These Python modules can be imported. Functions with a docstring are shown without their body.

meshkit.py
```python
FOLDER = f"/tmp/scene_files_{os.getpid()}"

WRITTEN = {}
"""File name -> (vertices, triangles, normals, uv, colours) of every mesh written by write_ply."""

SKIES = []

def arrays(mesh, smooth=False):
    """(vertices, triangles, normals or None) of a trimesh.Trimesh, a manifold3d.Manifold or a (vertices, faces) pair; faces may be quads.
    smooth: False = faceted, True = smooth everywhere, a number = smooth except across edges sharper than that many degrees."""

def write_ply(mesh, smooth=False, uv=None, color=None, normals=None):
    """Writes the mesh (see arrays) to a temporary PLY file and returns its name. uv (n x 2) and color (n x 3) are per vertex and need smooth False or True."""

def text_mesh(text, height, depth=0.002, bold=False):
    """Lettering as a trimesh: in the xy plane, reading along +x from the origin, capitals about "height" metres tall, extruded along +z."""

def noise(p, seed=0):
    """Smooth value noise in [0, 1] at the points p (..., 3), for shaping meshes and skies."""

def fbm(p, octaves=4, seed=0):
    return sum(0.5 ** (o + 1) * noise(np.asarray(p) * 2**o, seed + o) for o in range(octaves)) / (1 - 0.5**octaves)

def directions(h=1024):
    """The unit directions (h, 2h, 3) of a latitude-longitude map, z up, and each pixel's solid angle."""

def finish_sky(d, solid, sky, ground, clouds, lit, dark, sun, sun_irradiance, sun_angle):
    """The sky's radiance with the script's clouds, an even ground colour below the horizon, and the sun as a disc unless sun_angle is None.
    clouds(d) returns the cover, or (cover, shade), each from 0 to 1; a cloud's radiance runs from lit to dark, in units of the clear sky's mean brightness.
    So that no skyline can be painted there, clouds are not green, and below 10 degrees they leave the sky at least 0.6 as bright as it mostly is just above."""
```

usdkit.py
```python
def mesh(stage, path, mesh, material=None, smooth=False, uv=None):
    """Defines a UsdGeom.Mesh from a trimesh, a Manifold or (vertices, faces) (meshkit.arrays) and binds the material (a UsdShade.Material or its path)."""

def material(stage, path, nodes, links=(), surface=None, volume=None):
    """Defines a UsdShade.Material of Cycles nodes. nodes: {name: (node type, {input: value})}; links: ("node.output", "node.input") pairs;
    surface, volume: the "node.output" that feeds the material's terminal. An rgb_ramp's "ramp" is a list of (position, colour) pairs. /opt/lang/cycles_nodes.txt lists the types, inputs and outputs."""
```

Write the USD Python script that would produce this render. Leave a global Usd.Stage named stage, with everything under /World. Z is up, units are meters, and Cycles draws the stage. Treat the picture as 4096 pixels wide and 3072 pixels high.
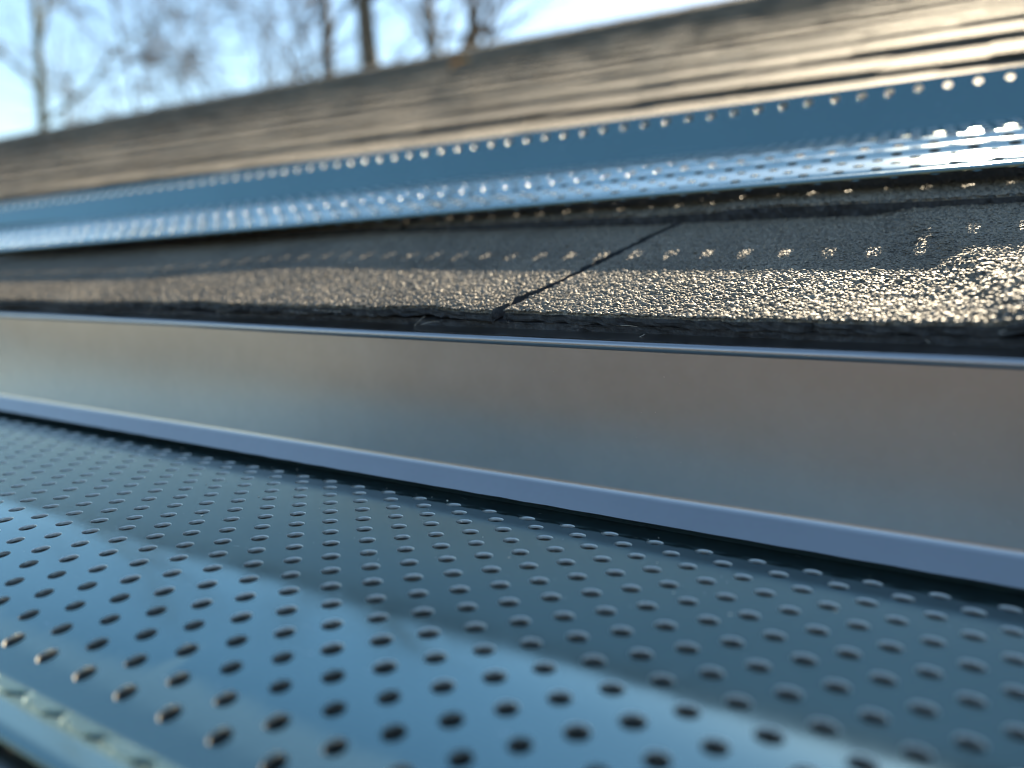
import math, random
import numpy as np
import trimesh
import usdkit, meshkit
from pxr import Usd, UsdGeom, UsdLux, UsdShade, Gf, Sdf, Vt

stage = Usd.Stage.CreateInMemory()
UsdGeom.SetStageUpAxis(stage, 'Z')
UsdGeom.SetStageMetersPerUnit(stage, 1.0)
W = UsdGeom.Xform.Define(stage, '/World')
stage.SetDefaultPrim(W.GetPrim())
UsdGeom.Scope.Define(stage, '/World/Looks')

# ------------------------------------------------------------------ camera, sky, sun, exposure
# the camera sits at the origin, a hand's breadth in front of the eave; x runs along the eave, y into the roof
SUN_EL, SUN_AZ = math.radians(26.5), math.radians(-1.0)          # azimuth from +y towards +x
SKY, SUN_I, EXPO = 0.055, 1.25, 2.3
cam = UsdGeom.Camera.Define(stage, '/World/camera')
yaw, pitch, roll = math.radians(31.53), math.radians(-8.65), math.radians(-0.53)
F = np.array([-math.sin(yaw) * math.cos(pitch), math.cos(yaw) * math.cos(pitch), math.sin(pitch)])
R0 = np.array([math.cos(yaw), math.sin(yaw), 0.0]); U0 = np.cross(R0, F)
R = R0 * math.cos(roll) + U0 * math.sin(roll); U = np.cross(R, F)
m = np.eye(4); m[0, :3], m[1, :3], m[2, :3] = R, U, -F
cam.AddTransformOp().Set(Gf.Matrix4d(m.tolist()))
cam.CreateHorizontalApertureAttr(36.0); cam.CreateVerticalApertureAttr(27.0)
cam.CreateFocalLengthAttr(3047 / 4096 * 36.0)
cam.CreateFStopAttr(26.78 / 3.9)
cam.CreateFocusDistanceAttr(0.186)
cam.CreateClippingRangeAttr(Gf.Vec2f(0.01, 5000.0))
cam.CreateExposureAttr(EXPO)
sun_dir = np.array([math.sin(SUN_AZ) * math.cos(SUN_EL), math.cos(SUN_AZ) * math.cos(SUN_EL), math.sin(SUN_EL)])

dome = UsdLux.DomeLight.Define(stage, '/World/sky')
dome.CreateIntensityAttr(1.0)
skymat = usdkit.material(stage, '/World/Looks/sky', {
    's': ('sky_texture', {'sky_type': 'single_scattering', 'sun_disc': False, 'sun_elevation': SUN_EL, 'sun_rotation': SUN_AZ, 'altitude': 300.0,
                          'air_density': 1.0, 'aerosol_density': .3, 'ozone_density': .6}),
    'h': ('hsv', {'hue': .492, 'saturation': 1.06, 'value': 1.0, 'fac': 1.0}),
    'b': ('background_shader', {'strength': SKY})}, [('s.color', 'h.color'), ('h.color', 'b.color')], surface='b.background')
UsdShade.MaterialBindingAPI.Apply(dome.GetPrim()).Bind(skymat)
dome.GetPrim().SetCustomDataByKey('kind', 'structure')
sun = UsdLux.DistantLight.Define(stage, '/World/sun')
sun.CreateIntensityAttr(SUN_I); sun.CreateAngleAttr(0.53); sun.CreateNormalizeAttr(True); sun.CreateColorAttr(Gf.Vec3f(1.0, 0.84, 0.60))
z = sun_dir; x = np.cross([0, 0, 1.0], z); x /= np.linalg.norm(x); y = np.cross(z, x)
m = np.eye(4); m[0, :3], m[1, :3], m[2, :3] = x, y, z
sun.AddTransformOp().Set(Gf.Matrix4d(m.tolist()))

# ------------------------------------------------------------------ helpers
rng = np.random.default_rng(7)
random.seed(7)
used = {}


def path_for(name, parent=None):
    base = '/World' if parent is None else str(parent.GetPath())
    k = used.get((base, name), 0); used[(base, name)] = k + 1
    return f'{base}/{name}' + (f'_{k:03d}' if k else '')


def tag(p, label=None, cat=None, group=None, kind=None):
    for k, v in (('label', label), ('category', cat), ('group', group), ('kind', kind)):
        if v:
            p.SetCustomDataByKey(k, v)
    return p


def thing(name, label, cat, group=None, matrix=None, loc=(0, 0, 0)):
    xf = UsdGeom.Xform.Define(stage, path_for(name))
    if matrix is not None:
        xf.AddTransformOp().Set(Gf.Matrix4d(np.asarray(matrix).tolist()))
    elif any(loc):
        xf.AddTranslateOp().Set(Gf.Vec3d(*map(float, loc)))
    return tag(xf.GetPrim(), label, cat, group)


def obj(name, mesh, mat, parent=None, smooth=False, **kw):
    return tag(usdkit.mesh(stage, path_for(name, parent), mesh, mat, smooth=smooth).GetPrim(), **kw)


class MB:
    def __init__(s): s.v, s.f, s.n = [], [], 0
    def add(s, v, f):
        v = np.asarray(v, float); f = np.asarray(f, int)
        if f.shape[1] == 4: f = np.vstack([f[:, [0, 1, 2]], f[:, [0, 2, 3]]])
        s.v.append(v); s.f.append(f + s.n); s.n += len(v); return s
    def mesh(s): return np.vstack(s.v), np.vstack(s.f)


def resample(pts, step):
    pts = np.asarray(pts, float); d = np.r_[0, np.cumsum(np.linalg.norm(np.diff(pts, axis=0), axis=1))]
    n = max(2, int(round(d[-1] / step)) + 1); t = np.linspace(0, d[-1], n)
    return np.stack([np.interp(t, d, pts[:, k]) for k in range(pts.shape[1])], 1)


def fillet(pts, radii, n=6):
    """polyline with rounded corners"""
    pts = np.asarray(pts, float); out = [pts[0]]
    for i in range(1, len(pts) - 1):
        r = radii[i - 1]; a, b, c = pts[i - 1], pts[i], pts[i + 1]
        u = (a - b) / np.linalg.norm(a - b); w = (c - b) / np.linalg.norm(c - b)
        ang = math.acos(np.clip(u @ w, -1, 1))
        if r <= 0 or ang > math.pi - 0.02: out.append(b); continue
        t = min(r / math.tan(ang / 2), .49 * np.linalg.norm(a - b), .49 * np.linalg.norm(c - b))
        for q in np.linspace(0, 1, n):
            out.append((1 - q) ** 2 * (b + u * t) + 2 * q * (1 - q) * b + q * q * (b + w * t))
    out.append(pts[-1]); return np.array(out)


def offset2d(p, d):
    t = np.gradient(p, axis=0); t /= np.linalg.norm(t, axis=1, keepdims=True)
    return p + d * np.stack([-t[:, 1], t[:, 0]], 1)


def sheet(profile, thick, x0, x1, nx=2, jitter=None):
    """sheet metal: an open profile (y, z) with a thickness, extruded along x, as one closed mesh"""
    p = np.asarray(profile, float); q = offset2d(p, -thick); loop = np.vstack([p, q[::-1]]); n = len(loop)
    xs = np.linspace(x0, x1, nx); v = []
    for i, xx in enumerate(xs):
        l = loop if jitter is None else loop + jitter(xx, loop)
        v.append(np.column_stack([np.full(n, xx), l]))
    v = np.vstack(v); f = []
    for i in range(nx - 1):
        a = i * n + np.arange(n); b = i * n + (np.arange(n) + 1) % n
        f.append(np.stack([a, b, b + n, a + n], 1))
    f = np.vstack(f); f = np.vstack([f[:, [0, 1, 2]], f[:, [0, 2, 3]]]); m_ = len(p)
    caps = []
    for off, rev in ((0, False), ((nx - 1) * n, True)):
        for k in range(m_ - 1):
            a, b, c, d = off + k, off + k + 1, off + n - 2 - k, off + n - 1 - k
            caps += [[a, c, b], [a, d, c]] if not rev else [[a, b, c], [a, c, d]]
    return v, np.vstack([f, caps])


def box(x0, x1, y0, y1, z0, z1):
    b = trimesh.creation.box([x1 - x0, y1 - y0, z1 - z0]); b.apply_translation([(x0 + x1) / 2, (y0 + y1) / 2, (z0 + z1) / 2])
    return np.array(b.vertices), np.array(b.faces)


def tube(pts, rad, sides=6):
    pts = np.asarray(pts, float); rad = np.broadcast_to(rad, len(pts)); t = np.gradient(pts, axis=0)
    t /= np.maximum(np.linalg.norm(t, axis=1, keepdims=True), 1e-9)
    ref = np.where(np.abs(t[:, 2:3]) > .9, [[1.0, 0, 0]], [[0, 0, 1.0]])
    a = np.cross(t, ref); a /= np.linalg.norm(a, axis=1, keepdims=True); b = np.cross(t, a)
    th = np.arange(sides) / sides * 2 * np.pi
    v = (pts[:, None] + rad[:, None, None] * (np.cos(th)[None, :, None] * a[:, None] + np.sin(th)[None, :, None] * b[:, None])).reshape(-1, 3)
    i = np.arange(len(pts) - 1)[:, None] * sides; k = np.arange(sides)[None]
    q = np.stack([i + k, i + (k + 1) % sides, i + sides + (k + 1) % sides, i + sides + k], -1).reshape(-1, 4)
    return v, np.vstack([q[:, [0, 1, 2]], q[:, [0, 2, 3]]])


# ------------------------------------------------------------------ materials
def mat(name, nodes, links, **kw): return usdkit.material(stage, '/World/Looks/' + name, nodes, links, **kw)


def metal(name, color, rough, metallic=1.0, scuff=0.05, wave=0.0, tint=None):
    nodes = {'g': ('geometry', {}),
             'n': ('noise_texture', {'scale': 55.0, 'detail': 5.0, 'roughness': .6}),
             'r': ('map_range', {'from_min': .3, 'from_max': .75, 'to_min': rough, 'to_max': rough + scuff}),
             'n2': ('noise_texture', {'scale': 14.0, 'detail': 3.0}),
             'c': ('rgb_ramp', {'ramp': [(.3, tuple(np.array(color) * .96)), (.7, tuple(np.array(color) * 1.03))]}),
             'p': ('principled_bsdf', {'metallic': metallic, 'ior': 1.5})}
    links = [('g.position', 'n.vector'), ('g.position', 'n2.vector'), ('n.fac', 'r.value'), ('r.result', 'p.roughness'), ('n2.fac', 'c.fac'), ('c.color', 'p.base_color')]
    if name.startswith('dark_coated'):
        nodes.update({'sc': ('vector_math', {'math_type': 'multiply', 'vector2': (130.0, 520.0, 520.0)}), 'sn': ('noise_texture', {'scale': 1.0, 'detail': 4.0, 'roughness': .65}),
                      'sm': ('map_range', {'from_min': .655, 'from_max': .75, 'to_min': 0.0, 'to_max': .32, 'clamp': True}), 'mc': ('mix', {'color2': (.55, .58, .58)}),
                      'ra': ('math', {'math_type': 'multiply_add', 'value2': .45})})
        links[3:4] = []
        links = [l for l in links if l not in (('r.result', 'p.roughness'), ('c.color', 'p.base_color'))]
        links += [('g.position', 'sc.vector1'), ('sc.vector', 'sn.vector'), ('sn.fac', 'sm.value'), ('sm.result', 'mc.fac'), ('c.color', 'mc.color1'), ('mc.color', 'p.base_color'),
                  ('sm.result', 'ra.value1'), ('r.result', 'ra.value3'), ('ra.value', 'p.roughness')]
    if wave:
        nodes['w'] = ('noise_texture', {'scale': 22.0, 'detail': 1.0})
        nodes['b'] = ('bump', {'strength': 1.0, 'distance': wave, 'use_object_space': False})
        links += [('g.position', 'w.vector'), ('w.fac', 'b.height'), ('b.normal', 'p.normal')]
    return mat(name, nodes, links, surface='p.BSDF')


M = {}
M['guard'] = metal('dark_coated_aluminium', (.225, .345, .345), .11, .92, .05, .00006)
M['drip'] = metal('bronze_drip_edge_metal', (.45, .435, .43), .27, 1.0, .02, .0002)
M['bare'] = metal('bare_punched_aluminium', (.56, .57, .55), .42, 1.0)
M['gutter'] = metal('grey_gutter_paint', (.30, .32, .31), .4, 0.0)


def granule_mat(name, dark, mid, light, rough=.62):
    return mat(name, {'g': ('geometry', {}),
                      'r': ('rgb_ramp', {'ramp': [(0, dark), (.3, mid), (.62, light), (.8, mid), (.93, (.30, .25, .19)), (1, dark)]}),
                      'n': ('noise_texture', {'scale': 26.0, 'detail': 2.0}),
                      'mm': ('map_range', {'from_min': .3, 'from_max': .7, 'to_min': .75, 'to_max': 1.15}),
                      'x': ('vector_math', {'math_type': 'scale'}),
                      'p': ('principled_bsdf', {'roughness': rough, 'ior': 1.33})},
               [('g.random_per_island', 'r.fac'), ('g.position', 'n.vector'), ('n.fac', 'mm.value'), ('r.color', 'x.vector1'), ('mm.result', 'x.scale'),
                ('x.vector', 'p.base_color')], surface='p.BSDF')


M['granule'] = granule_mat('mineral_granules', (.17, .145, .11), (.45, .375, .27), (.62, .53, .37))


def shingle_mat(name, a, b, c):
    """mineral surfaced asphalt: speckle of granules in colour and relief"""
    return mat(name, {'g': ('geometry', {}),
                      'v': ('voronoi_texture', {'scale': 620.0}),
                      'bw': ('rgb_to_bw', {}),
                      'r': ('rgb_ramp', {'ramp': [(.1, a), (.5, b), (.85, c)]}),
                      'n': ('noise_texture', {'scale': 13.0, 'detail': 5.0, 'roughness': .65}),
                      'mm': ('map_range', {'from_min': .33, 'from_max': .67, 'to_min': .5, 'to_max': 1.3}),
                      'mi': ('map_range', {'to_min': .6, 'to_max': 1.2}), 'm2': ('math', {'math_type': 'multiply'}),
                      'x': ('vector_math', {'math_type': 'scale'}),
                      'b': ('bump', {'strength': 1.0, 'distance': .004, 'invert': True}),
                      'p': ('principled_bsdf', {'roughness': .85, 'ior': 1.35})},
               [('g.random_per_island', 'mi.value'), ('mm.result', 'm2.value1'), ('mi.result', 'm2.value2'), ('g.position', 'v.vector'), ('v.color', 'bw.color'), ('bw.val', 'r.fac'), ('g.position', 'n.vector'), ('n.fac', 'mm.value'),
                ('r.color', 'x.vector1'), ('m2.value', 'x.scale'), ('x.vector', 'p.base_color'), ('v.distance', 'b.height'), ('b.normal', 'p.normal')], surface='p.BSDF')


M['sh'] = [shingle_mat('shingle_weathered_tan', (.28, .245, .19), (.48, .42, .33), (.62, .54, .42)),
           shingle_mat('shingle_grey_brown', (.20, .175, .14), (.38, .33, .26), (.54, .475, .37)),
           shingle_mat('shingle_dark_umber', (.10, .09, .08), (.20, .18, .15), (.36, .32, .26))]
M['asphalt'] = mat('black_asphalt_edge', {'g': ('geometry', {}), 'n': ('noise_texture', {'scale': 700.0, 'detail': 4.0, 'roughness': .7}),
                                           'r': ('rgb_ramp', {'ramp': [(.35, (.012, .012, .013)), (.62, (.04, .042, .045)), (.8, (.16, .15, .14))]}),
                                           'b': ('bump', {'strength': 1.0, 'distance': .0006}), 'p': ('principled_bsdf', {'roughness': .75})},
                   [('g.position', 'n.vector'), ('n.fac', 'r.fac'), ('r.color', 'p.base_color'), ('n.fac', 'b.height'), ('b.normal', 'p.normal')], surface='p.BSDF')


def plain(name, col, rough=.7, var=.25, scale=8.0):
    c = np.array(col)
    return mat(name, {'g': ('geometry', {}), 'n': ('noise_texture', {'scale': scale, 'detail': 5.0}), 'r': ('rgb_ramp', {'ramp': [(.3, tuple(c * (1 - var))), (.7, tuple(c * (1 + var)))]}),
                      'p': ('principled_bsdf', {'roughness': rough})}, [('g.position', 'n.vector'), ('n.fac', 'r.fac'), ('r.color', 'p.base_color')], surface='p.BSDF')


M['wood'] = plain('painted_fascia_wood', (.45, .44, .42), .6, .08)
M['wall'] = plain('grey_siding', (.35, .36, .36), .7, .08)
M['bark'] = plain('grey_brown_bark', (.05, .042, .03), .9, .35, 6.0)
M['moss_bark'] = plain('mossy_bark', (.085, .085, .045), .9, .35, 5.0)
M['twig'] = plain('twig_bark', (.085, .062, .045), .9, .3, 3.0)
M['wood_dark'] = plain('winter_wood_bark', (.05, .04, .036), .9, .3, 1.0)
M['dust'] = plain('pale_dust', (.55, .5, .42), .8, .2, 300.0)
M['leaf'] = plain('dry_yellow_leaf', (.55, .3, .06), .6, .25, 60.0)
M['grass'] = mat('dry_winter_lawn', {'g': ('geometry', {}), 'n': ('noise_texture', {'scale': .12, 'detail': 7.0, 'roughness': .6}),
                                      'r': ('rgb_ramp', {'ramp': [(.32, (.045, .037, .033)), (.45, (.06, .053, .04)), (.58, (.045, .047, .033)), (.7, (.08, .07, .052))]}),
                                      'p': ('principled_bsdf', {'roughness': .95})},
                  [('g.position', 'n.vector'), ('n.fac', 'r.fac'), ('r.color', 'p.base_color')], surface='p.BSDF')

# ------------------------------------------------------------------ ground
GZ = -2.9
gx = np.r_[-3000, -400, -60, 60, 400, 3000.0]
gv = np.array([[a, b, GZ] for b in gx for a in gx]); gf = []
for j in range(5):
    for i in range(5):
        gf.append([j * 6 + i, j * 6 + i + 1, j * 6 + i + 7, j * 6 + i + 6])
obj('ground', (gv, np.array(gf)), M['grass'], kind='structure')

# ------------------------------------------------------------------ the house: roof plane  z = T*y - C
TN, TF = .298, .355                      # the lowest courses lie a little flatter than the rest of the slope
Y1, Y2, EXPOSE, RIDGE = .170, .256, .1345, 2.95
ca = 1 / math.sqrt(1 + TN * TN); sa = TN * ca
NRM = np.array([0, -sa, ca])
_yy = np.linspace(-.2, 10.5, 8000)
_zz = np.cumsum(np.interp(_yy, [.42, .75], [TN, TF])) * (_yy[1] - _yy[0])
_zz += -.011 - np.interp(.17, _yy, _zz)


def roof_z(y): return np.interp(y, _yy, _zz)


def on_roof(x, y, n=0.0):
    """points on the roof plane at plan position (x, y), lifted n along its normal"""
    x, y, n = np.broadcast_arrays(np.asarray(x, float), np.asarray(y, float), np.asarray(n, float))
    return np.stack([x, y - sa * n, roof_z(y) + ca * n], -1)


house = thing('house', 'house roof of weathered grey-brown asphalt shingles rising behind the metal eave trim', 'roof')
XL, XR = -13.5, 3.5
# deck, the far slope, fascia, soffit, wall
df = np.array([[0, 1, 2, 3], [4, 7, 6, 5], [0, 4, 5, 1], [1, 5, 6, 2], [2, 6, 7, 3], [3, 7, 4, 0]])
ys_d = np.r_[.176, np.linspace(.40, .8, 9), RIDGE]
obj('roof_deck', sheet(np.stack([ys_d, roof_z(ys_d) - .0075], 1), .016, XL, XR), M['wood'], house)
zr = float(roof_z(RIDGE)); T = TF
fv = np.array([[xx, yy, zz] for xx in (XL, XR) for yy, zz in ((RIDGE + .003, zr - .008), (RIDGE + 5, zr - 5 * T), (RIDGE + 5, zr - 5 * T - .02), (RIDGE + .003, zr - .03))])
obj('far_slope', (fv, df[:, ::-1]), M['sh'][1], house)
obj('fascia_board', box(XL, XR, .1735, .193, -.21, -.026), M['wood'], house)
obj('soffit', box(XL, XR, .193, .6, -.205, -.195), M['wood'], house)
obj('wall', box(XL + .3, XR - .3, .6, RIDGE + 4.4, GZ, -.02), M['wall'], house)


def slab(x0, x1, y0, y1, n0, n1, th, bev=.0012, tooth=()):
    """one shingle as it lies: front edge at y0 with its top n0 above the roof plane, back at y1, n1; bevelled front, raised laminated tabs"""
    mb = MB()
    for (a, b, dy, up) in ((x0, x1, 0.0, 0.0), *tooth):
        y_f = y0 - dy
        sec = [(y_f, n0 + up - th - up), (y_f, n0 + up - bev), (y_f + bev, n0 + up), (y1, n1 + up * .25), (y1, n1 - .002)]
        k = len(sec)
        v = np.vstack([on_roof(a, [s[0] for s in sec], [s[1] for s in sec]), on_roof(b, [s[0] for s in sec], [s[1] for s in sec])])
        f = [[i, i + 1, i + 1 + k, i + k] for i in range(k - 1)] + [[k - 1, 0, k, 2 * k - 1]]
        f = np.array(f)[:, ::-1]; tri = [[0, 1, 2], [0, 2, 3], [0, 3, 4], [k, k + 2, k + 1], [k, k + 3, k + 2], [k, k + 4, k + 3]]
        mb.add(v, f); mb.f.append(np.array(tri) + mb.n - len(v))
    return mb.mesh()


# near courses: a dense sheet with warped surface, ragged front edge and loose mineral granules
def near_n(course, x, y):
    """height of the top surface of a near course above the roof plane"""
    q = np.stack([x * 9, y * 9, np.full_like(x, course * 3.1)], -1)
    n = (meshkit.noise(q, 5) - .5) * .0022
    if course == 1:
        n = n + .0009 * np.exp(-((x + .135) / .03) ** 2) * np.exp(-((y - .172) / .02) ** 2)
        tooth_x = -.004 - .35 * (y - .20)
        tooth_x = tooth_x + (meshkit.noise(np.stack([y * 700, x * 0, x * 0], -1), 21) - .5) * .0018
        n = n + .0022 / (1 + np.exp(-np.clip((x - tooth_x) / .0019, -40, 40)))
        tooth_l = -.47 - .2 * (y - .2)
        n = n + .002 / (1 + np.exp(np.clip((x - tooth_l) / .0012, -40, 40)))
    else:
        n = n * .35 + .0036 * (1 - (y - Y2) / EXPOSE)
        for a, b in ((-.34, -.22), (-.075, .03)):
            n = n + .0010 / (1 + np.exp(np.clip((np.abs(x - (a + b) / 2) - (b - a) / 2) / .001, -40, 40)))
    return n


def near_front(course, x):
    y0 = Y1 if course == 1 else Y2
    q = np.stack([x * 60, np.full_like(x, course * 7.3), np.zeros_like(x)], -1)
    q2 = np.stack([x * 420, np.full_like(x, course * 7.3), np.zeros_like(x)], -1)
    return y0 + (meshkit.noise(q, 11) - .5) * .0022 + (meshkit.noise(q2, 12) - .5) * .0012


def near_shingle(course, x0, x1, skew0, skew1, y_back, th, mat_top):
    n_x = max(8, int((x1 - x0) / .0016)); u = np.linspace(0, 1, n_x)
    ys = np.r_[0, .0008, .002, .004, np.linspace(.0065, 1, 26) * 1.0]
    yl = y_back - (Y1 if course == 1 else Y2)
    rel = np.r_[0, .0006, .0015, np.linspace(.003, yl, 30)]
    V = []; xm = x0 + (x1 - x0) * u; yf = near_front(course, xm)
    for r in rel:
        yy = yf * (1 - r / yl) + (yf + r) * 0 + (y_back * (r / yl)) if r > .01 else yf + r
        xx = xm + (skew0 * (1 - u) + skew1 * u) * (yy - (Y1 if course == 1 else Y2))
        rag = (meshkit.noise(np.stack([yy * 420, np.full_like(yy, x0 * 50), yy * 0], -1), 31) - .35) * .0024 + (meshkit.noise(np.stack([yy * 120, np.full_like(yy, x0 * 50), yy * 0], -1), 37) - .5) * .0016
        xx = xx + rag * (u < .003) - rag * (u > .997)
        nn = near_n(course, xx, yy) - (.0008 if r == 0 else .0002 if r < .001 else 0)
        V.append(on_roof(xx, yy, nn))
    top = np.vstack(V); k = len(rel); i = np.arange(k - 1)[:, None] * n_x; j = np.arange(n_x - 1)[None]
    f = np.stack([i + j, i + j + 1, i + n_x + j + 1, i + n_x + j], -1).reshape(-1, 4)
    # front face and the two ends, going down
    face = [V[0]]
    for s in (.35, .7, 1.0):
        q = np.stack([xm * 500, np.full_like(xm, s * 40 + course), np.full_like(xm, 2.2)], -1)
        yy = yf + (meshkit.noise(q, 3) - .5) * .0016 + .0003 * s
        face.append(on_roof(xm, yy, near_n(course, xm, yy) - .0008 - (th - .0008) * s))
    fv_ = np.vstack(face); i = np.arange(3)[:, None] * n_x
    ff = np.stack([i + j, i + n_x + j, i + n_x + j + 1, i + j + 1], -1).reshape(-1, 4)
    ends = MB()
    for col, flip in ((0, False), (-1, True)):
        a = np.array([v[col] for v in V]); b = a - NRM * th
        v = np.vstack([a, b]); q = np.array([[t, t + 1, t + 1 + k, t + k] for t in range(k - 1)])
        ends.add(v, q[:, ::-1] if flip else q)
    return (top, f), (fv_, ff), ends.mesh()


def pebbles(P, size, nrm, detail):
    """angular mineral grains at P, flattened along nrm"""
    base = trimesh.creation.icosahedron() if detail else trimesh.creation.icosphere(0)
    if not detail:
        bv = np.array([[1, 0, 0], [-1, 0, 0], [0, 1, 0], [0, -1, 0], [0, 0, 1], [0, 0, -1.0]]); bf = np.array([[0, 2, 4], [2, 1, 4], [1, 3, 4], [3, 0, 4], [2, 0, 5], [1, 2, 5], [3, 1, 5], [0, 3, 5]])
    else:
        bv, bf = np.array(base.vertices), np.array(base.faces)
    n = len(P); k = len(bv)
    v = bv[None] * (1 + rng.uniform(-.28, .28, (n, k, 1)))
    v = v * (np.stack([rng.uniform(.75, 1.3, n), rng.uniform(.7, 1.15, n), rng.uniform(.30, .54, n)], 1) * size[:, None])[:, None]
    a = rng.uniform(0, 2 * np.pi, n); t = rng.normal(0, .22, n); b = rng.uniform(0, 2 * np.pi, n)
    def rot(v, ang, i, j):
        c, s = np.cos(ang)[:, None], np.sin(ang)[:, None]; o = v.copy(); o[..., i] = c * v[..., i] - s * v[..., j]; o[..., j] = s * v[..., i] + c * v[..., j]; return o
    v = rot(v, a, 0, 1); v = rot(v, t, 1, 2); v = rot(v, b, 0, 1)
    ex = np.array([1.0, 0, 0]); ey = np.cross(nrm, ex)
    v = v[..., 0:1] * ex + v[..., 1:2] * ey + v[..., 2:3] * nrm
    return (P[:, None] + v).reshape(-1, 3), (bf[None] + (np.arange(n) * k)[:, None, None]).reshape(-1, 3)


def scatter(course, x0, x1, skew0, skew1, y_end, pitch_):
    y0 = Y1 if course == 1 else Y2
    nx, ny = int((x1 - x0) / pitch_), int((y_end - y0) / (pitch_ * .92)); gx_, gy_ = np.meshgrid(np.arange(nx), np.arange(ny))
    u = (gx_ + .5 + (gy_ % 2) * .5 + rng.uniform(-.42, .42, gx_.shape)) / nx; yr = (gy_ + rng.uniform(-.45, .45, gx_.shape)) * pitch_ * .92
    u, yr = u.ravel(), np.maximum(yr.ravel(), 0); keep = (u > .001) & (u < .999) & (rng.uniform(size=len(u)) < .95); u, yr = u[keep], yr[keep]
    xm = x0 + (x1 - x0) * u; yy = near_front(course, xm) + yr; xx = xm + (skew0 * (1 - u) + skew1 * u) * (yy - y0)
    size = np.clip(rng.lognormal(math.log(.5 * pitch_ * 1.12), .24, len(u)), .00028, .00105)
    return on_roof(xx, yy, near_n(course, xx, yy) + size * .06), size


near_specs = [(1, -1.02, -.5165, 0, .05, 0), (1, -.515, -.1098, .05, .21, 1), (1, -.1072, .42, .21, 0, 0), (1, .4215, .95, 0, 0, 1),
              (2, -1.15, -.6215, 0, 0, 1), (2, -.62, -.2105, 0, 0, 0), (2, -.209, .0905, 0, 0, 1), (2, .092, .52, 0, 0, 0)]
for ci, (course, x0, x1, s0, s1, tone) in enumerate(near_specs):
    yb = Y2 + .02 if course == 1 else Y2 + EXPOSE + .01
    th = .003 if course == 1 else .0062
    top, face, ends = near_shingle(course, x0, x1, s0, s1, yb, th, None)
    p = obj('shingle', top, M['sh'][0], house, smooth=40)
    mb = MB().add(*face).add(*ends); obj('cut_edge', mb.mesh(), M['asphalt'], p)
    lo, hi = max(x0 - .03, -.62 if course == 1 else -.72), min(x1 + .03, .12)
    if hi - lo > .02:
        # grains only where the lens can make them out
        ulo, uhi = lo, hi
        P, S = scatter(course, x0, x1, s0, s1, Y2 + .004 if course == 1 else .335, .00098 if course == 1 else .00125)
        keep = (P[:, 0] > lo) & (P[:, 0] < hi)
        P, S = P[keep], S[keep]
        fine = (P[:, 0] > -.24) & (P[:, 1] < .205)
        g = MB()
        if fine.any(): g.add(*pebbles(P[fine], S[fine], NRM, True))
        if (~fine).any(): g.add(*pebbles(P[~fine], S[~fine], NRM, False))
        obj('granules', g.mesh(), M['granule'], p, kind='stuff')

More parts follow.
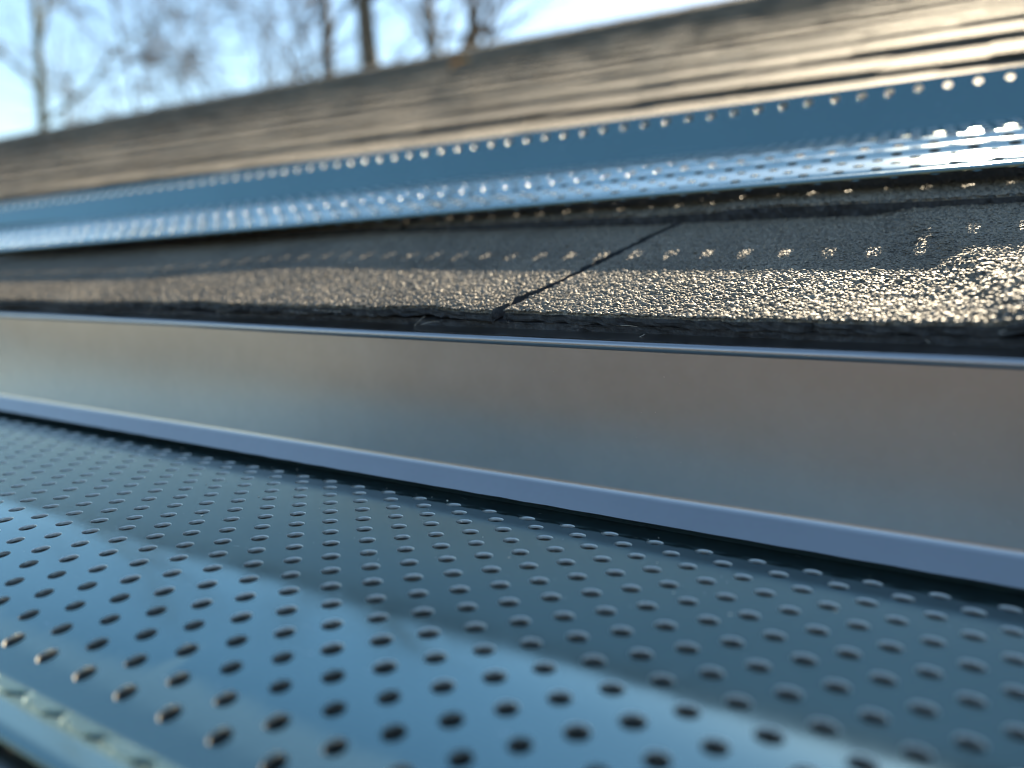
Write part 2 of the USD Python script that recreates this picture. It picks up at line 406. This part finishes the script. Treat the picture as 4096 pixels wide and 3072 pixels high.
# the starter strip under the first course
xs = np.linspace(-1.0, .9, 1200); st = []
for s, nn in ((0, -.0034), (.4, -.0042), (.75, -.0052), (1, -.0058)):
    q = np.stack([xs * 380, np.full_like(xs, s * 31.0), np.full_like(xs, 9.0)], -1); q2 = np.stack([xs * 25, np.full_like(xs, 1.0), np.full_like(xs, 9.0)], -1)
    st.append(on_roof(xs, Y1 + .0012 + (meshkit.noise(q, 8) - .5) * .0014 + (meshkit.noise(q2, 9) - .5) * .0026, nn))
back = on_roof(xs, .26, -.0034)
sv = np.vstack([back, *st]); i = np.arange(4)[:, None] * 1200; j = np.arange(1199)[None]
sf = np.stack([i + j, i + 1200 + j, i + 1201 + j, i + j + 1], -1).reshape(-1, 4)
obj('starter_strip', (sv, sf), M['asphalt'], house)
# loose fibres of the mat at the cut edge
cv = []
for k in range(18):
    xx = rng.uniform(-.3, .06); p0 = on_roof(xx, Y1 - .0005 + rng.uniform(-.001, .001), rng.uniform(-.005, -.001)); d = rng.normal(0, 1, 3) * [1, .35, .5]; d /= np.linalg.norm(d); d2 = rng.normal(0, 1, 3) * [1, .4, .6]
    L = rng.uniform(.003, .010); t = np.linspace(0, 1, 7)[:, None]
    cv.append(p0 + d * L * t + d2 * L * .35 * t ** 2 + np.array([0, -.0012, 0]) * t)
fb = MB()
for c_ in cv: fb.add(*tube(c_, .000045, 4))
obj('loose_fibres', fb.mesh(), M['dust'], house, kind='stuff')

# all the other courses up to the ridge
cands = []
yc = Y2; course = 2
while yc < RIDGE - .02:
    yn = min(yc + EXPOSE, RIDGE)
    lo, hi = max(XL + .02, -2.35 * yc - .5), min(XR - .02, .25 * yc + .9)
    if course == 2: spans = [(lo, -1.152), (.522, hi)]
    else: spans = [(lo, hi)]
    for a, b in spans:
        xx = a - rng.uniform(0, .25)
        while xx < b:
            w = .333; x2 = min(xx + w, b + .2)
            if x2 > xx + .05:
                teeth = []
                tx = xx + rng.uniform(-.02, .05)
                while tx < x2 - .03:
                    tw = rng.uniform(.07, .17); teeth.append((max(tx, xx + .001), min(tx + tw, x2 - .001), .0012, .0016)); tx += tw + rng.uniform(.05, .13)
                teeth = [t for t in teeth if t[1] - t[0] > .02]
                lift = rng.uniform(-.0004, .0008)
                mesh = slab(xx + .0007, x2 - .0007, yc, yn + .015, .0046 + lift, -.0014, .0058, tooth=teeth)
                tone = rng.choice(3, p=[.45, .38, .17])
                xc = (xx + x2) / 2; dist = math.hypot(xc, yc); vis = (-2.2 * yc < x2 and xx < .12 * yc + .1) and yc > .40
                cands.append((vis / dist ** 2, mesh, tone, yc))
            xx = x2
    yc = yn; course += 1
order = sorted(range(len(cands)), key=lambda i: -cands[i][0]); single = set(order[:285])
rest = [MB(), MB(), MB()]
for i, (_, mesh, tone, _) in enumerate(cands):
    if i in single: obj('shingle', mesh, M['sh'][tone], house)
    else: rest[tone].add(*mesh)
for k in range(3):
    if rest[k].n: obj('upper_shingles', rest[k].mesh(), M['sh'][k], house, kind='stuff')
# ridge caps
xx = XL + .02; n = 0; capm = MB()
while xx < XR - .1:
    w = .145; h = .004 + .003 * rng.uniform()
    v = []
    for a, dz in ((xx, h + .004), (xx + w + .02, h)):
        v += [[a, RIDGE - .13, zr - .13 * T + dz + .004], [a, RIDGE, zr + dz + .012], [a, RIDGE + .13, zr - .13 * T + dz + .004], [a, RIDGE + .13, zr - .13 * T + dz - .004], [a, RIDGE, zr + dz + .004], [a, RIDGE - .13, zr - .13 * T + dz - .004]]
    v = np.array(v); f = [[i, (i + 1) % 6, (i + 1) % 6 + 6, i + 6] for i in range(6)]
    capm.add(v, np.array(f)[:, ::-1]); capm.f.append(np.array([[0, 1, 4], [0, 4, 5], [1, 2, 3], [1, 3, 4]]) + capm.n - 12)
    xx += w
obj('ridge_caps', capm.mesh(), M['sh'][2], house, kind='stuff')

# ------------------------------------------------------------------ drip edge
drip = thing('drip_edge', 'smooth grey metal drip edge strip under the shingle edge above the nearest perforated guard', 'drip edge')
DX0, DX1 = -2.2, 1.3
bead_c = np.array([.1659, -.0182]); th_ = np.linspace(math.radians(75), math.radians(262), 20)
bead = bead_c + .00065 * np.stack([np.cos(th_), np.sin(th_)], 1)
y_b = .166
flange = np.array([[.30, roof_z(.30) - .0063], [.176, roof_z(.176) - .0063]])
obj('roof_flange', sheet(np.vstack([flange, [[bead[0][0] + .0006, bead[0][1] + .00005]]]), .0005, DX0, DX1), M['drip'], drip, smooth=30)
obj('top_bead', sheet(bead, .0005, DX0, DX1, 60, lambda xx, l: np.array([.00025 * math.sin(xx * 21 + 1) + .0002 * math.sin(xx * 47), .0002 * math.sin(xx * 15)])[None]), M['drip'], drip, smooth=30)
face_p = fillet([[.16605, -.0187], [.1660, -.0541], [.1611, -.0590]], [.0035], 8)
_k = int(np.argmax(np.linalg.norm(np.diff(face_p, axis=0), axis=1)))
face_p = np.vstack([face_p[:_k + 1], resample(face_p[_k:_k + 2], .004)[1:-1], face_p[_k + 1:]])


def canning(xx, l):
    w = np.clip((l[:, 1] + .0545) / .016, 0, 1) * np.clip((-.021 - l[:, 1]) / .012, 0, 1)
    d = (.00035 * math.sin(xx * 13.0 + .4) + .0002 * math.sin(xx * 31 + 2)) * w
    e = np.where(l[:, 1] < -.0577, .00007 * math.sin(xx * 900) * math.sin(xx * 411), 0)
    return np.stack([d, e], 1)


obj('face_plate', sheet(face_p, .0005, DX0, DX1, 500, canning), M['drip'], drip, smooth=40)

# ------------------------------------------------------------------ gutter under the guard
gut = thing('rain_gutter', 'dark metal rain gutter under the nearest perforated guard', 'gutter')
gp = fillet([[.1710, -.047], [.1710, -.165], [.085, -.165], [.060, -.125], [.036, -.105], [.036, -.0668]], [.004, .006, .02, .02, .0], 6)
obj('trough', sheet(gp[::-1], .0008, DX0, DX1), M['gutter'], gut, smooth=35)
lip = fillet([[.0385, -.0785], [.0385, -.0678], [.034, -.0672], [.022, -.0672], [.021, -.080]], [.001, .0, .003], 6)
lip = fillet([[.0475, -.0668], [.024, -.0668], [.0195, -.083]], [.006], 10)
obj('front_lip', sheet(lip[::-1], .0008, DX0, DX1), M['drip'], gut, smooth=35)

# ------------------------------------------------------------------ perforated gutter guard
P_, G_, HR = .011, .0055, .00176
NCOL = 110
from scipy.interpolate import CubicSpline
row_y = 154.18 - 5.5 * np.arange(18)
NOSE = [[55.4, -65.5], [50.4, -63.3], [46.8, -63.2], [45.0, -64.2], [46.8, -64.85], [49.2, -64.5]]


def guard_profile(zrows, flange_top):
    ty = np.linspace(154.18, 60.7, 120)
    rear = fillet([flange_top, [164.2, -60.9], [154.6, -60.55]], [2.2], 8)
    nose = fillet([[60.2, zrows[-1] - .12], *NOSE], [1.0, 1.2, 1.4, .8, .4], 6)
    prof = np.vstack([rear, np.stack([ty, CubicSpline(row_y[::-1], zrows[::-1])(ty)], 1), nose]) / 1000.0
    arc = np.r_[0, np.cumsum(np.linalg.norm(np.diff(prof, axis=0), axis=1))]; k = np.r_[True, np.diff(arc) > 1e-7]
    return prof[k], arc[k]


fixed_z = np.array([-60.35, -60.05, -59.85, -59.7, -59.6, -59.55, -59.52, -59.52, -59.54, -59.58, -59.63, -59.7, -59.95, -60.4, -60.95, -61.6, -62.45, -63.6])
loose_z = fixed_z.copy(); loose_z[10:18] = -60.9, -61.6, -60.95, -60.3, -61.6, -62.5, -63.1, -63.8      # the loose one is a little bent near its nose
prof, arc = guard_profile(fixed_z, [172.2, -41.2])


def at_arc(v):
    v = np.clip(v, 0, arc[-1]); p = np.stack([np.interp(v, arc, prof[:, k]) for k in (0, 1)], -1); e = .0004
    a, b = np.clip(v - e, 0, arc[-1]), np.clip(v + e, 0, arc[-1])
    t = np.stack([np.interp(b, arc, prof[:, k]) - np.interp(a, arc, prof[:, k]) for k in (0, 1)], -1)
    t /= np.linalg.norm(t, axis=-1, keepdims=True)
    return p, np.stack([t[..., 1], -t[..., 0]], -1)          # the outer (upper) side


arc_row1 = arc[np.argmin(np.hypot(prof[:, 0] - .15418, prof[:, 1] + .06053))]
THK = .00075


def place(s, v, depth=0.0):
    p, n_ = at_arc(v); q = p - n_ * np.asarray(depth)[..., None] if np.ndim(depth) else p - n_ * depth
    return np.stack([s, q[..., 0], q[..., 1]], -1)


def perforated_rows(row_arcs, shift0):
    """rows of real holes with rounded rims and thickness; each hole sits in its own cell of the sheet"""
    a = np.r_[np.linspace(-.5, .5, 9)[:-1], np.full(4, .5), np.linspace(.5, -.5, 9)[:-1], np.full(4, -.5)]
    b = np.r_[np.full(8, -.5), np.linspace(-.5, .5, 5)[:-1], np.full(8, .5), np.linspace(.5, -.5, 5)[:-1]]
    edge = np.stack([a * P_, b * G_], 1); ang = np.arctan2(edge[:, 1], edge[:, 0]); ring = np.stack([np.cos(ang), np.sin(ang)], 1)
    K = 24; V, Fs, base = [], [], 0
    rings = [(edge, 0.0, None), (ring, 0.0, HR + .00015), (ring, .00008, HR + .00008), (ring, .00024, HR + .00002), (ring, THK, HR), (edge, THK, None)]
    k = np.arange(K); quads = np.concatenate([np.stack([i * K + k, i * K + (k + 1) % K, (i + 1) * K + (k + 1) % K, (i + 1) * K + k], 1) for i in range(5)])
    keep_q = np.ones(len(quads), bool); keep_q[1 * K:4 * K] = False; Ws = []
    for r, v0 in enumerate(row_arcs):
        sh = shift0 + r
        for c_ in range(NCOL - (sh % 2)):
            s0 = X_G0 + (c_ + .5 + .5 * (sh % 2)) * P_
            hs = 1 + rng.normal(0, .02); js, jv = rng.normal(0, .00006, 2)
            for pts, dep, rad in rings:
                q = pts if rad is None else pts * (rad if r < 14 else HR + (rad - HR) * .12) * hs + [js, jv]
                V.append(place(s0 + q[:, 0], v0 - q[:, 1], dep))
            Fs.append(quads[keep_q] + base); Ws.append(quads[~keep_q] + base); base += K * 6
        if sh % 2:
            for s_a in (X_G0, X_G0 + (NCOL - .5) * P_):
                g = np.array([[s_a, v0 - G_ / 2], [s_a + P_ / 2, v0 - G_ / 2], [s_a + P_ / 2, v0 + G_ / 2], [s_a, v0 + G_ / 2]])
                V += [place(g[:, 0], g[:, 1], 0.0), place(g[:, 0], g[:, 1], THK)]; Fs.append(np.array([[0, 3, 2, 1], [4, 5, 6, 7]]) + base); base += 8
    v = np.vstack(V); out = []
    for f in (np.vstack(Fs), np.vstack(Ws)):
        u_, inv = np.unique(f, return_inverse=True); f = inv.reshape(f.shape)
        out.append((v[u_], np.vstack([f[:, [0, 1, 2]], f[:, [0, 2, 3]]])))
    return out


X_G0 = -.86615
X_G1 = X_G0 + NCOL * P_


def strip(v0, v1, step=.0008, closed=True):
    pr = at_arc(np.linspace(v0, v1, max(3, int((v1 - v0) / step))))
    top, bot = pr[0], pr[0] - pr[1] * THK; loop = np.vstack([top, bot[::-1]]); n = len(loop)
    v = np.vstack([np.column_stack([np.full(n, xx), loop]) for xx in (X_G0, X_G1)]); k = np.arange(n)
    f = np.stack([k, (k + 1) % n, (k + 1) % n + n, k + n], 1)
    return v, f


guard_mats = M['guard']
flange_row = .0042


def guard(label, pr, matrix=None):
    global prof, arc
    prof, arc = pr
    row_arcs = arc[np.argmin(np.hypot(prof[:, 0] - .15418, prof[:, 1] + .06053))] + G_ * np.arange(18); groove = row_arcs[-1] + G_ * 1.54
    g = thing('gutter_guard', label, 'gutter guard', 'perforated metal gutter guards', matrix)

    def part(name, mesh, walls):
        p = obj(name, mesh, M['guard'], g, smooth=32); obj('hole_walls', walls, M['guard' if name == 'front_nose' else 'bare'], p, smooth=50, kind='stuff')

    part('perforated_panel', *perforated_rows(row_arcs, 0))
    for name, lo, row, sh, hi in (('rear_flange', 0, flange_row, 1, row_arcs[0] - G_ / 2), ('front_nose', row_arcs[-1] + G_ / 2, groove, 0, arc[-1])):
        mb = MB(); pan, walls = perforated_rows([row], sh); mb.add(*strip(lo, row - G_ / 2, .0003)); mb.add(*pan); mb.add(*strip(row + G_ / 2, hi, .0005)); part(name, mb.mesh(), walls)


guard('dark glossy perforated guard fixed over the gutter, nearest the camera', (prof, arc))
# the loose one lies on the shingles, nose to the camera, its rear flange up
ex = np.array([1, .068, .0295]); ex /= np.linalg.norm(ex)
AL = math.radians(13.3); ey = np.array([0, math.cos(AL), math.sin(AL)]); ey -= ex * (ey @ ex); ey /= np.linalg.norm(ey); ez = np.cross(ex, ey)
L0 = np.array([0.0, .0470, -.0633]); W0 = np.array([-.15, .253, .0239]); off = np.array([-.15, 0, 0])
m = np.eye(4); m[0, :3], m[1, :3], m[2, :3] = ex, ey, ez
m[3, :3] = W0 - (L0 @ m[:3, :3]) - off @ m[:3, :3]
fixed_prof = (prof, arc)
guard('blue-lit perforated guard lying loose on the shingles, sun glare at its right end', guard_profile(loose_z, [178.9, -42.1]), m)
prof, arc = fixed_prof

# ------------------------------------------------------------------ specks of dust on the metal
dm = MB()
for k in range(260):
    xx = rng.uniform(-.34, .05)
    big = 1.0
    if k < 60: p0 = np.array([xx, .1651, rng.uniform(-.05, -.024)])
    elif k < 90: p0 = np.array([xx, .1625 + rng.uniform(-.0015, .0022), 0]); p0[2] = -.0582 + (p0[1] - .1617) * 1.0 + .0003
    else:
        big = 3.0 if k > 238 else 1.0; q, n_ = at_arc(arc_row1 + rng.uniform(-.006, .042)); p0 = np.array([xx, *(q + n_ * .0001)])
    v, f = pebbles(p0[None], np.array([big * rng.uniform(.00006, .00015)]), np.array([0, -.3, .95]), False); dm.add(v, f)
obj('dust', dm.mesh(), M['dust'], kind='stuff', label='pale specks of dust on the dark metal', cat='dust')

# ------------------------------------------------------------------ dry leaf on the far roof
ly = float(_yy[_yy > .8][np.argmin(np.abs(roof_z(_yy[_yy > .8]) / _yy[_yy > .8] - .296))]); lx = -.713 * ly * .985; t = np.linspace(0, 1, 12); half = .017 * np.sin(np.pi * t ** .8) * (1 + .25 * np.sin(t * 40))
lv = []
for s in (-1, 0, 1):
    lv.append(np.stack([lx - .03 + .06 * t, ly + s * half * .9, .012 + .010 * np.abs(s) * np.sin(t * 3) + .012 * np.sin(t * 2.2)], 1))
lv = np.vstack(lv); lv[:, 2] += roof_z(lv[:, 1]); k = np.arange(11)
lf = np.vstack([np.stack([k, k + 1, k + 13, k + 12], 1), np.stack([k + 12, k + 13, k + 25, k + 24], 1)])
leaf = thing('fallen_leaf', 'small dry orange-yellow leaf lying high on the shingle roof', 'leaf')
obj('blade', (lv, lf), M['leaf'], leaf, smooth=True)
obj('stalk', tube(np.array([[lx + .03, ly, .024], [lx + .045, ly - .004, .022], [lx + .058, ly - .003, .018]]) + [0, 0, float(roof_z(ly))], [.0009, .0008, .0006], 5), M['twig'], leaf, smooth=True)


# ------------------------------------------------------------------ bare trees behind the roof
def branchy(origin, height, r0, lean, seed, spread=.55, first=.25, n_limb=13, mats=('bark', 'twig'), label='', name='bare_tree', twig_n=7, category='tree', fork=None):
    rg = np.random.default_rng(seed); o = np.array([0, 0, 0.0])
    t = np.linspace(0, 1, 14); wob = np.cumsum(rg.normal(0, .012 * height, (14, 2)), 0) * t[:, None] * .5
    trunk = np.column_stack([lean[0] * t * height + wob[:, 0], lean[1] * t * height + wob[:, 1], t * height])
    tr = thing(name, label, category, 'bare trees behind the roof', loc=origin)
    obj('trunk', tube(trunk, r0 * (1 - .88 * t) + .006, 9), M[mats[0]], tr, smooth=True)
    tw = MB()

    def limb(p, d, L, r, level, part=False):
        n = 8; tt = np.linspace(0, 1, n); bend = rg.normal(0, .12, 3) * L; up = np.array([0, 0, .22 * L])
        pts = p + d * L * tt[:, None] + (bend + up) * (tt ** 2)[:, None] + np.cumsum(rg.normal(0, .012 * L, (n, 3)), 0)
        rr = r * (1 - .8 * tt) + .0036
        if part: obj('limb', tube(pts, rr, 7), M[mats[0]], tr, smooth=True)
        else: tw.add(*tube(pts, rr, 4 if level > 1 else 5))
        if level < 3:
            for _ in range(twig_n if level < 2 else 4):
                k = rg.integers(2, n); dd = d + rg.normal(0, .55, 3); dd /= np.linalg.norm(dd)
                limb(pts[k], dd, L * rg.uniform(.32, .6), rr[k] * .62, level + 1)

    for i in range(n_limb):
        h = first + (1 - first) * (i + rg.uniform(0, .8)) / n_limb; k = min(int(h * 13), 12); fr = h * 13 - k
        p = trunk[k] * (1 - fr) + trunk[k + 1] * fr; a = i * 2.4 + rg.uniform(-.6, .6)
        d = np.array([math.cos(a), math.sin(a), rg.uniform(.25, .95)]); d /= np.linalg.norm(d)
        limb(p, d, height * spread * (1.08 - h) * rg.uniform(.7, 1.1), max(r0 * (1 - .88 * h) * .5, .006), 1, True)
    if fork is not None:
        h, d, L, r = fork; k = int(h * 13); limb(trunk[k], np.array(d) / np.linalg.norm(d), L, r, 1, True)
    obj('twigs', tw.mesh(), M[mats[1]], tr, kind='stuff')
    return tr


def base_at(az_deg, dist): a = math.radians(az_deg); return (math.sin(a) * dist, math.cos(a) * dist, GZ)


side = lambda az, k: (k * math.cos(math.radians(az)), -k * math.sin(math.radians(az)))
branchy(base_at(-62.6, 15), 11.5, .115, side(-62, .02), 1, mats=('moss_bark', 'twig'), label='slim mossy bare tree at the left edge, rising alone into blue sky')
branchy(base_at(-44.0, 17), 13, .23, side(-44, -.01), 2, label='bare tree with a low forked limb, leftmost of the four close trunks above the ridge', fork=(.50, (-.4, -.2, 1.0), 2.2, .075), n_limb=9, first=.56)
branchy(base_at(-39.6, 15), 13, .33, side(-39, -.055), 3, label='thick bare trunk leaning left, second from the forked tree along the ridge', n_limb=10, first=.6)
branchy(base_at(-36.9, 17), 13, .25, side(-37, 0.0), 4, label='straight slender bare trunk right of the thick leaning one', n_limb=10, first=.5)
branchy(base_at(-33.9, 18), 13, .30, side(-34, 0.005), 5, label='rightmost bare tree showing above the ridge, twigs fading into pale sky', n_limb=10, first=.5)
branchy(base_at(-50.5, 19), 10.5, .055, side(-50, .05), 6, label='thin bare sapling with arching twigs between the lone left tree and the forked one', spread=.7, n_limb=15, twig_n=9)
branchy(base_at(-56.0, 22), 12.5, .07, side(-56, -.03), 7, label='distant bare tree whose faint branches cross the blue sky at left', spread=.6, n_limb=14, twig_n=9)
branchy(base_at(-47.0, 14), 7.6, .035, side(-47, .03), 8, label='low bare shrub of tangled twigs just above the roof ridge', name='bare_shrub', category='shrub', spread=.8, first=.3, n_limb=15, twig_n=9)

# ------------------------------------------------------------------ the wood across the lawn, on the camera's side: seen only mirrored in the metal
rg = np.random.default_rng(33); wm = MB()
for k in range(520):
    xx = rg.uniform(-16, 34); yy = rg.uniform(-24, -13) ; h = rg.uniform(6, 11); t = np.linspace(0, 1, 4)[:, None]
    b = np.array([xx, yy, GZ]); d = np.array([rg.normal(0, .06), rg.normal(0, .06), 1.0]) * h
    wm.add(*tube(b + d * t, .13 * (1 - .8 * t[:, 0]), 5))
    for q in range(26):
        f0 = rg.uniform(.06, .95); p0 = b + d * f0; e = rg.normal(0, 1, 3) * [1, 1, .5] + [0, 0, .6]; e /= np.linalg.norm(e); L = rg.uniform(.8, 2.6) * (1.1 - f0)
        wm.add(*tube(p0 + e * L * t, .05 * (1 - .6 * t[:, 0]), 3))
obj('far_wood', wm.mesh(), M['wood_dark'], kind='stuff', label='far bare brown wood mirrored dimly in the metal drip edge', cat='wood')
